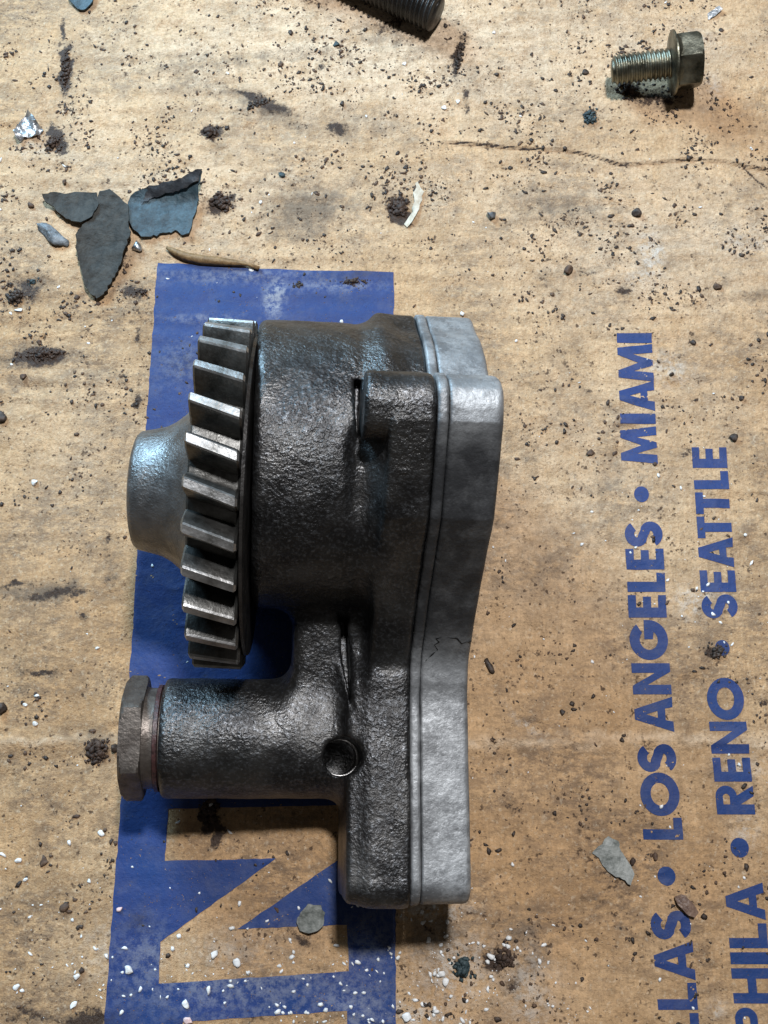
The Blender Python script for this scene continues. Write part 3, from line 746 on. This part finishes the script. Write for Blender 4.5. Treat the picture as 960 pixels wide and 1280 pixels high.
flake('torn_flap', [(509, 285), (505, 280), (513, 268), (518, 254), (516, 242), (522, 228), (530, 240), (524, 262), (515, 278)], M['paper'], 'white torn paper edge', None, .6, lambda s, t: 2.5*(1-np.abs(s)), .9, 4, parent=card, seed=9)
# wooden splinter
def P3(px, py, dz): 
    p = un(px, py); return (p[0], p[1], float(H(p[0], p[1]))+dz)
pts = [P3(209, 311, 4), P3(218, 316, 4.5), P3(232, 322, 5), P3(250, 326, 5), P3(270, 328, 5), P3(292, 330, 5), P3(310, 332, 5), P3(324, 337, 4)]
v, f = tube(pts, lambda t: 1.5+5.2*math.sin(math.pi*min(1, t*1.1+.02))**.8 if t < .9 else 3.0, 8)
tag(mesh_np('wood_splinter', v, f, M['wood'], None), 'thin brown splinter at the top left corner of the blue band', 'splinter')
# ================================================================ LUMPS
def ico(sub):
    bm = bmesh.new(); bmesh.ops.create_icosphere(bm, subdivisions=sub, radius=1); bm.verts.index_update()
    v = np.array([tuple(q.co) for q in bm.verts]); f = np.array([[q.index for q in p.verts] for p in bm.faces]); bm.free(); return v, f
ICO3, ICO1, ICO2 = ico(3), ico(1), ico(2)
def lump(name, px, py, rx, ry, rz, ang, mat, label, cat, seed, rough=.28, group=None, dz=0.0):
    v, f = ICO3 if max(rx, ry) > 12 else ICO2; v = v.copy(); r = np.random.default_rng(seed); rz = rz*.7; sc = .8 if 'crumb' in name else 1.0; rx, ry, rz = rx*sc, ry*sc, rz*sc
    # facets: clip by random planes, then roughness
    for _ in range(9):
        nn = r.normal(size=3); nn /= np.linalg.norm(nn); c = r.uniform(.38, .8)
        d = v@nn-c; v = v-np.outer(np.maximum(d, 0), nn)
    o1, o2 = r.uniform(-50, 50, 2)
    k = 1+rough*(fbm(v[:, 0]*2+v[:, 2]*1.3+o1, v[:, 1]*2-v[:, 2]+o2, seed, 3))
    v = v*k[:, None]*np.array([rx, ry, rz])
    a = math.radians(ang); v[:, :2] = v[:, :2]@np.array([[math.cos(a), math.sin(a)], [-math.sin(a), math.cos(a)]])
    p = un(px, py, rz); zb = float(H(p[0], p[1]))-v[:, 2].min()-rz*.12+dz
    o = mesh_np(name, v, f, mat, None, smooth=False); o.location = (p[0]*U, p[1]*U, zb*U)
    tag(o, label, cat, group); return o
def clump(name, px, py, rx, ry, rz, ang, mat, label, cat, seed, rough=.5, group=None):
    r = np.random.default_rng(seed); bv, bf = ICO1; V = []; Fs = []; c = 0
    n = int(26+rx*ry*.16); a = math.radians(ang); ca, sa = math.cos(a), math.sin(a); p0 = un(px, py)
    for k in range(n):
        u, w = r.normal(0, .48, 2); rad = min(1.5, math.hypot(u, w))
        x, y = u*rx, w*ry; x, y = x*ca-y*sa+p0[0], x*sa+y*ca+p0[1]
        s = r.uniform(.10, .34)*min(rx, ry)*(1.15-.45*rad)
        v = bv*(1+r.uniform(-.4, .4, (len(bv), 1)))*np.array([s*r.uniform(.8, 1.5), s*r.uniform(.7, 1.2), s*.7])
        t = r.uniform(0, 6.28); v[:, :2] = v[:, :2]@np.array([[math.cos(t), math.sin(t)], [-math.sin(t), math.cos(t)]])
        z = float(H(x, y))+s*.3+rz*.7*max(0, 1-rad*1.1)*r.uniform(0, 1)
        V.append(v+np.array([x-p0[0], y-p0[1], z])); Fs.append(bf+c); c += len(bv)
    o = mesh_np(name, np.concatenate(V), np.concatenate(Fs), mat, None, smooth=False); o.location = (p0[0]*U, p0[1]*U, 0)
    tag(o, label, cat, group); return o
LUMPS = [
 ('grease_sludge', 783, 113, 22, 12, 8, -30, 'rust', 'dark sludge under the tip of the greenish bolt', 'sludge', .6),
 ('dirt_heap', 440, 353, 26, 7, 4, 2, 'rust', 'brown dirt along the top edge of the blue band', 'dirt', .6),
 ('dirt_heap', 372, 356, 14, 6, 3, 0, 'grit', 'dark dirt beside the chalky spot on top of the blue band', 'dirt', .6),
 ('dirt_heap', 262, 1012, 12, 18, 4, 0, 'rust', 'dark oily dirt under the barrel on the bare letter', 'dirt', .6),
 ('dirt_heap', 122, 938, 14, 16, 3, 0, 'rust', 'dark dirt left of the hexagon plug', 'dirt', .6),
 ('dirt_heap', 82, 85, 8, 36, 3, 0, 'rust', 'long streak of dark dirt at the upper left', 'dirt', .6),
 ('dirt_heap', 55, 442, 32, 9, 4, 4, 'rust', 'dark dirt filling the dent at the left', 'dirt', .6),
 ('dirt_heap', 574, 70, 8, 34, 3, -12, 'grit', 'streak of dark dirt right of the black stud', 'dirt', .6),
 ('dirt_heap', 320, 132, 26, 8, 3, 28, 'grit', 'dark smear of dirt left of the black stud', 'dirt', .6),
 ('dirt_heap', 895, 815, 14, 10, 3, 0, 'grit', 'dark dirt right of the uppermost dot of the right line', 'dirt', .6),
 ('stone', 67, 292, 29, 12, 9, -27, 'stone', 'long grey stone left of the dark pointed flake', 'stone', .35),
 ('metal_nugget', 170, 307, 9, 10, 9, 20, 'foil', 'small shiny metal nugget below the slate blue flake', 'nugget', .3),
 ('pebble', 614, 268, 10, 10, 9, 30, 'stone', 'blue grey pebble above the top right of the pump', 'pebble', .25),
 ('pebble', 797, 265, 8, 7, 7, 0, 'grit', 'black nugget below the crack on the right', 'pebble', .3),
 ('pebble', 711, 337, 7, 9, 7, 10, 'grit_brown', 'dark brown oval pebble above and left of the uppermost printed letter', 'pebble', .2),
 ('pebble', 898, 358, 7, 6, 5, 0, 'grit_brown', 'brown grey pebble near the right edge above the printed names', 'pebble', .2),
 ('dark_chip', 612, 832, 5, 11, 4, 20, 'grit', 'dark oblong chip just right of the cover plate', 'chip', .3),
 ('grease_clump', 19, 372, 12, 13, 9, 0, 'grit', 'black round clump near the left edge below the foil', 'clump', .4),
 ('grease_clump', 12, 356, 7, 5, 5, 0, 'grit', 'small black clump touching the round clump at the left edge', 'clump', .4),
 ('grease_clump', 40, 353, 9, 6, 4, 30, 'teal', 'flat greyish clump right of the round clump at the left edge', 'clump', .5),
 ('paint_crumb', 23, 387, 10, 4, 4, 8, 'white', 'white sliver below the round clump at the left edge', 'crumb', .3),
 ('rust_clump', 262, 166, 13, 11, 8, 0, 'rust', 'rusty crumbling clump right of the upper left bare patch', 'clump', .55),
 ('rust_clump', 276, 254, 17, 12, 8, -35, 'rust', 'dark brown crumbling clump right of the slate blue flake', 'clump', .6),
 ('rust_clump', 64, 180, 9, 14, 5, -35, 'rust', 'dark brown clump below and right of the foil scrap', 'clump', .6),
 ('rust_clump', 500, 258, 14, 16, 5, 0, 'rust', 'dark clump in the torn hole above the pump', 'clump', .6),
 ('rust_clump', 178, 366, 13, 6, 5, 0, 'rust', 'rusty crumb heap left of the top of the blue band', 'clump', .6),
 ('dark_clump', 737, 147, 11, 13, 6, 0, 'teal', 'sparkling dark clump left below the greenish bolt', 'clump', .6),
 ('dark_bead', 2, 886, 8, 9, 7, 0, 'grit', 'dark bead cut by the left edge beside the barrel', 'bead', .15),
 ('dark_bead', 142, 934, 7, 7, 6, 0, 'grit', 'dark bead just left of the hexagon plug', 'bead', .15),
 ('dark_bead', 0, 520, 9, 9, 6, 0, 'grit', 'dark bead cut by the left edge level with the hub', 'bead', .3),
 ('paint_crumb', 43, 603, 7, 6, 5, 0, 'white', 'single white crumb far left of the hub', 'crumb', .3),
 ('paint_crumb', 122, 810, 4, 3, 3, 0, 'white', 'white crumb above and left of the hexagon plug', 'crumb', .3),
 ('paint_crumb', 31, 881, 5, 3, 3, 10, 'white', 'upper white crumb of the pair at the left edge', 'crumb', .3),
 ('paint_crumb', 44, 905, 6, 5, 4, -10, 'white', 'lower white crumb of the pair at the left edge', 'crumb', .3),
 ('paint_crumb', 126, 1041, 7, 6, 3, 0, 'white', 'round white crumb left of the bare stem of the large letter', 'crumb', .4),
 ('paint_crumb', 22, 1076, 6, 4, 3, 0, 'white', 'white crumb near the left edge beside a dark stain', 'crumb', .3),
 ('paint_crumb', 31, 1100, 4, 3, 3, 0, 'white', 'tiny white crumb below the one near the left edge', 'crumb', .3),
 ('paint_crumb', 263, 1006, 4, 7, 5, -25, 'white', 'white crumb just under the barrel', 'crumb', .3),
 ('pink_crumb', 150, 1136, 6, 4, 4, 15, 'pink', 'pink crumb at the left edge of the blue band', 'crumb', .3),
 ('pink_crumb', 236, 1277, 9, 6, 5, -20, 'pink', 'pink crumb at the bottom edge on the blue band', 'crumb', .3),
 ('paint_crumb', 161, 1212, 9, 7, 5, -10, 'white', 'largest white crumb on the left strip of the blue band', 'crumb', .4),
 ('paint_crumb', 232, 1256, 6, 8, 5, 0, 'white', 'white crumb low on the blue band above the pink one', 'crumb', .4),
 ('paint_crumb', 261, 1238, 4, 7, 4, 0, 'white', 'slim white crumb below the foot of the bare letter', 'crumb', .3),
 ('paint_crumb', 267, 1193, 7, 6, 5, 0, 'white', 'white crumb on the bare letter stem, left of two', 'crumb', .4),
 ('paint_crumb', 295, 1203, 7, 8, 5, 0, 'white', 'white crumb on the bare letter stem, right of two', 'crumb', .4),
 ('paint_crumb', 95, 1221, 6, 6, 5, 0, 'white', 'white crumb beside a brown one left of the blue band', 'crumb', .4),
 ('brown_crumb', 102, 1213, 5, 5, 4, 0, 'rust', 'brown crumb touching a white one left of the blue band', 'crumb', .4),
 ('paint_crumb', 20, 1235, 6, 6, 4, 0, 'white', 'white crumb at the lower left near the edge', 'crumb', .4),
 ('paint_crumb', 92, 1257, 4, 7, 3, -35, 'white', 'slanted white crumb near the bottom left of the blue band', 'crumb', .4),
 ('dark_clump', 579, 1210, 13, 13, 9, 0, 'teal', 'dark teal lump right of the blue band near the bottom', 'clump', .45),
 ('paint_crumb', 558, 1228, 6, 7, 5, 0, 'white', 'white crumb below the dark teal lump', 'crumb', .4),
 ('paint_crumb', 552, 1217, 5, 5, 4, 20, 'white', 'white crumb left of the dark teal lump', 'crumb', .4),
 ('paint_crumb', 613, 1195, 6, 7, 5, 30, 'white', 'white crumb right of the dark teal lump', 'crumb', .4),
 ('rust_clump', 631, 1196, 12, 13, 8, 0, 'rust', 'dark clump with white specks right of the dark teal lump', 'clump', .6),
 ('paint_crumb', 635, 1183, 5, 4, 4, 0, 'white', 'small white crumb on top of the dark clump', 'crumb', .4),
 ('paint_crumb', 508, 1272, 8, 8, 7, 0, 'white', 'chunky white crumb at the bottom edge right of the band', 'crumb', .35),
 ('paint_crumb', 485, 1129, 5, 4, 4, 0, 'white', 'white crumb at the foot of the pump flange', 'crumb', .35),
 ('dark_crumb', 352, 219, 9, 6, 5, -20, 'teal', 'dark crumb between the rusty clump and the torn hole', 'crumb', .3),
 ('dark_crumb', 465, 243, 6, 5, 4, -40, 'grit', 'dark crumb just left of the torn hole', 'crumb', .3),
 ('dark_crumb', 420, 53, 8, 6, 5, 10, 'teal', 'dark crumb below the black stud at the top', 'crumb', .4),
 ('dark_crumb', 428, 129, 6, 6, 5, 0, 'grit', 'black crumb midway between the stud and the torn hole', 'crumb', .4),
 ('paint_crumb', 505, 78, 4, 5, 3, 0, 'white', 'white crumb under the end of the black stud', 'crumb', .4),
 ('paint_crumb', 556, 133, 6, 5, 3, 0, 'white', 'left white crumb of the pair right of the stud', 'crumb', .4),
 ('paint_crumb', 572, 127, 5, 5, 3, 0, 'white', 'right white crumb of the pair right of the stud', 'crumb', .4),
 ('dark_crumb', 919, 546, 8, 7, 6, 0, 'grit', 'black crumb above the uppermost letter of the right line', 'crumb', .4),
 ('dark_crumb', 867, 427, 5, 6, 4, 30, 'grit', 'dark crumb right of the top of the left printed line', 'crumb', .3),
 ('dark_crumb', 841, 467, 6, 5, 5, 0, 'grit', 'dark crumb on a chalky smear right of the left line', 'crumb', .3),
 ('dark_crumb', 928, 497, 6, 5, 5, 0, 'grit', 'black crumb near the right edge above the right line', 'crumb', .3),
 ('dark_crumb', 738, 565, 8, 6, 4, 20, 'grit_brown', 'dark crumb left of the lower end of the uppermost word', 'crumb', .5),
 ('dark_crumb', 778, 924, 5, 5, 4, 0, 'grit', 'dark crumb on the pale crease between pump and printing', 'crumb', .3),
 ('dark_crumb', 703, 950-60, 5, 5, 4, 0, 'grit', 'round dark crumb above the pale crease right of the pump', 'crumb', .3),
 ('dark_crumb', 642, 1042, 4, 5, 4, 0, 'grit', 'dark crumb right of the lower end of the cover', 'crumb', .3),
 ('dark_crumb', 731, 90, 7, 6, 5, 0, 'grit', 'black crumb left of the greenish bolt', 'crumb', .3),
 ('dark_crumb', 902, 37, 5, 5, 4, 0, 'grit', 'black crumb above and right of the bolt head', 'crumb', .3),
 ('dark_crumb', 80, 228, 6, 6, 5, 0, 'grit_brown', 'brown crumb above the small grey flake', 'crumb', .3),
 ('dark_crumb', 38, 257, 7, 7, 5, 0, 'grit_brown', 'brown crumb left of the small grey flake', 'crumb', .4),
 ('dark_crumb', 29, 470, 6, 6, 5, 0, 'grit_brown', 'brown crumb under the dark dent at the left', 'crumb', .4),
 ('dark_crumb', 49, 427, 6, 5, 4, 0, 'grit_brown', 'brown crumb on the rim of the dark dent at the left', 'crumb', .4),
 ('dark_crumb', 80, 1133, 6, 8, 4, -30, 'grit_brown', 'brown crumb left of the blue band and the bare letter', 'crumb', .4),
 ('stained_crumb', 55, 1076, 8, 12, 2, 0, 'grit_brown', 'flat dark brown crumb right of a white one at lower left', 'crumb', .4),
 ('dark_crumb', 791, 1077, 5, 7, 4, 0, 'rust', 'brown crumb between the thin flake and the printed dot', 'crumb', .4),
 ('dark_crumb', 820, 1072, 5, 7, 4, 0, 'grit_brown', 'brown crumb directly above the lowest dot of the left line', 'crumb', .4),
 ('paint_crumb', 577, 392, 5, 4, 4, 0, 'white', 'pale crumb above the upper ear of the cover', 'crumb', .5)]
GRP = {'paint_crumb': 'white crumbs on the cardboard', 'dark_crumb': 'dark crumbs on the cardboard', 'pebble': 'pebbles on the cardboard', 'rust_clump': 'rusty clumps', 'grease_clump': 'clumps at the left edge', 'dark_bead': 'dark beads', 'pink_crumb': 'pink crumbs', 'dark_clump': 'dark clumps', 'dirt_heap': 'smears of dirt'}
for i, (nm, px, py, rx, ry, rz, an, mt, lb, ct, rg) in enumerate(LUMPS):
    (clump if ct in ('clump', 'dirt', 'sludge') else lump)(nm, px, py, rx, ry, rz, an, M[mt], lb, ct, 40+i, rg, GRP.get(nm))
# ================================================================ SCATTERED GRIT (stuff)
def scatter(name, n, mat, label, dens, rmin, rmax, seed, flat=.55, base=None, pw=3.0):
    r = np.random.default_rng(seed); A = []; B = []; got = 0
    bv, bf = base or OCT
    while got < n:
        px = r.uniform(-60, 1020, 20000); py = r.uniform(-60, 1340, 20000)
        k = r.uniform(0, 1, 20000) < dens(px, py)*.8; A.append(px[k]); B.append(py[k]); got += k.sum()
    px = np.concatenate(A)[:n]; py = np.concatenate(B)[:n]
    D = np.stack([px-480, (640-py)*CS+F*SN, (640-py)*SN-F*CS], 1); P = CAM+D*(-CAM[2]/D[:, 2])[:, None]
    s = rmin+(rmax-rmin)*r.uniform(0, 1, n)**pw
    v = bv[None]*(1+r.uniform(-.45, .45, (n, len(bv), 1)))
    v = v*np.stack([s*r.uniform(.7, 1.7, n), s*r.uniform(.6, 1.1, n), s*flat], 1)[:, None]
    t = r.uniform(0, 6.283, n); c, q = np.cos(t)[:, None], np.sin(t)[:, None]
    x = v[:, :, 0]*c-v[:, :, 1]*q; y = v[:, :, 0]*q+v[:, :, 1]*c
    hz = H(P[:, 0], P[:, 1])+s*flat*.3
    V = np.stack([x+P[:, :1], y+P[:, 1:2], v[:, :, 2]+hz[:, None]], 2).reshape(-1, 3)
    Fs = (bf[None]+(np.arange(n)*len(bv))[:, None, None]).reshape(-1, 3)
    o = mesh_np(name, V, Fs, mat, None, smooth=False)
    tag(o, label, 'grit', None, 'stuff'); return o
def ico0():
    bm = bmesh.new(); bmesh.ops.create_icosphere(bm, subdivisions=1, radius=1); bm.verts.index_update()
    v = np.array([tuple(q.co) for q in bm.verts]); f = np.array([[q.index for q in p.verts] for p in bm.faces]); bm.free(); return v, f
OCT = ico0()
def gs(px, py, cx, cy, s, k): return k*np.exp(-((px-cx)**2+(py-cy)**2)/(2*s*s))
def inband(px, py): return (197-(py-328)*.07 < px) & (px < 494) & (py > 330)
def d_dark(px, py):
    d = .05+.22*(1-np.clip((py-150)/450, 0, 1))
    d = d*(.03+3.0*np.clip(.12+2.8*fbm(px/48, py/34, 61, 5), 0, 1.4)**2)
    for cx, cy, s, k in ((400, 30, 80, .5), (150, 20, 60, .4), (560, 90, 50, .35), (370, 290, 60, .45), (120, 400, 60, .6), (690, 260, 70, .35), (440, 140, 50, .4), (60, 420, 50, .4), (860, 110, 60, .2), (700, 100, 50, .4), (120, 950, 30, .5), (640, 1200, 40, .4), (700, 560, 50, .2)):
        d = d+gs(px, py, cx, cy, s, k)*.6*np.clip(.3+1.7*(vnoise(px/18, py/18, 71)), 0, 1.5)
    return d*np.where(inband(px, py), .3, 1.0)
def d_white(px, py):
    d = .010+.02*np.clip((py-700)/580, 0, 1)
    for cx, cy, s, k in ((160, 1205, 34, .9), (290, 1215, 60, .6), (560, 1210, 45, 1), (640, 1230, 45, .9), (500, 1270, 50, 1), (680, 1260, 40, .7), (60, 1180, 70, .3), (350, 1260, 60, .6), (440, 1200, 50, .4), (870, 760, 34, .4), (940, 960, 24, .5), (860, 700, 60, .12), (790, 650, 90, .10), (300, 365, 30, .2), (555, 1130, 30, .6)):
        d = d+gs(px, py, cx, cy, s, k)*np.clip(.4+1.5*vnoise(px/14, py/14, 81), 0, 1.4)
    return d
scatter('dark_grit', 9000, M['grit'], 'fine dark grit strewn all over the cardboard', d_dark, .4, 3.0, 1, pw=5, flat=.45)
scatter('brown_grit', 6000, M['grit_brown'], 'fine brown grit strewn all over the cardboard', d_dark, .4, 3.0, 2, pw=5, flat=.4)
scatter('white_grit', 1000, M['white'], 'fine white paint grit mostly along the bottom of the cardboard', d_white, .5, 3.1, 3, pw=3.0)
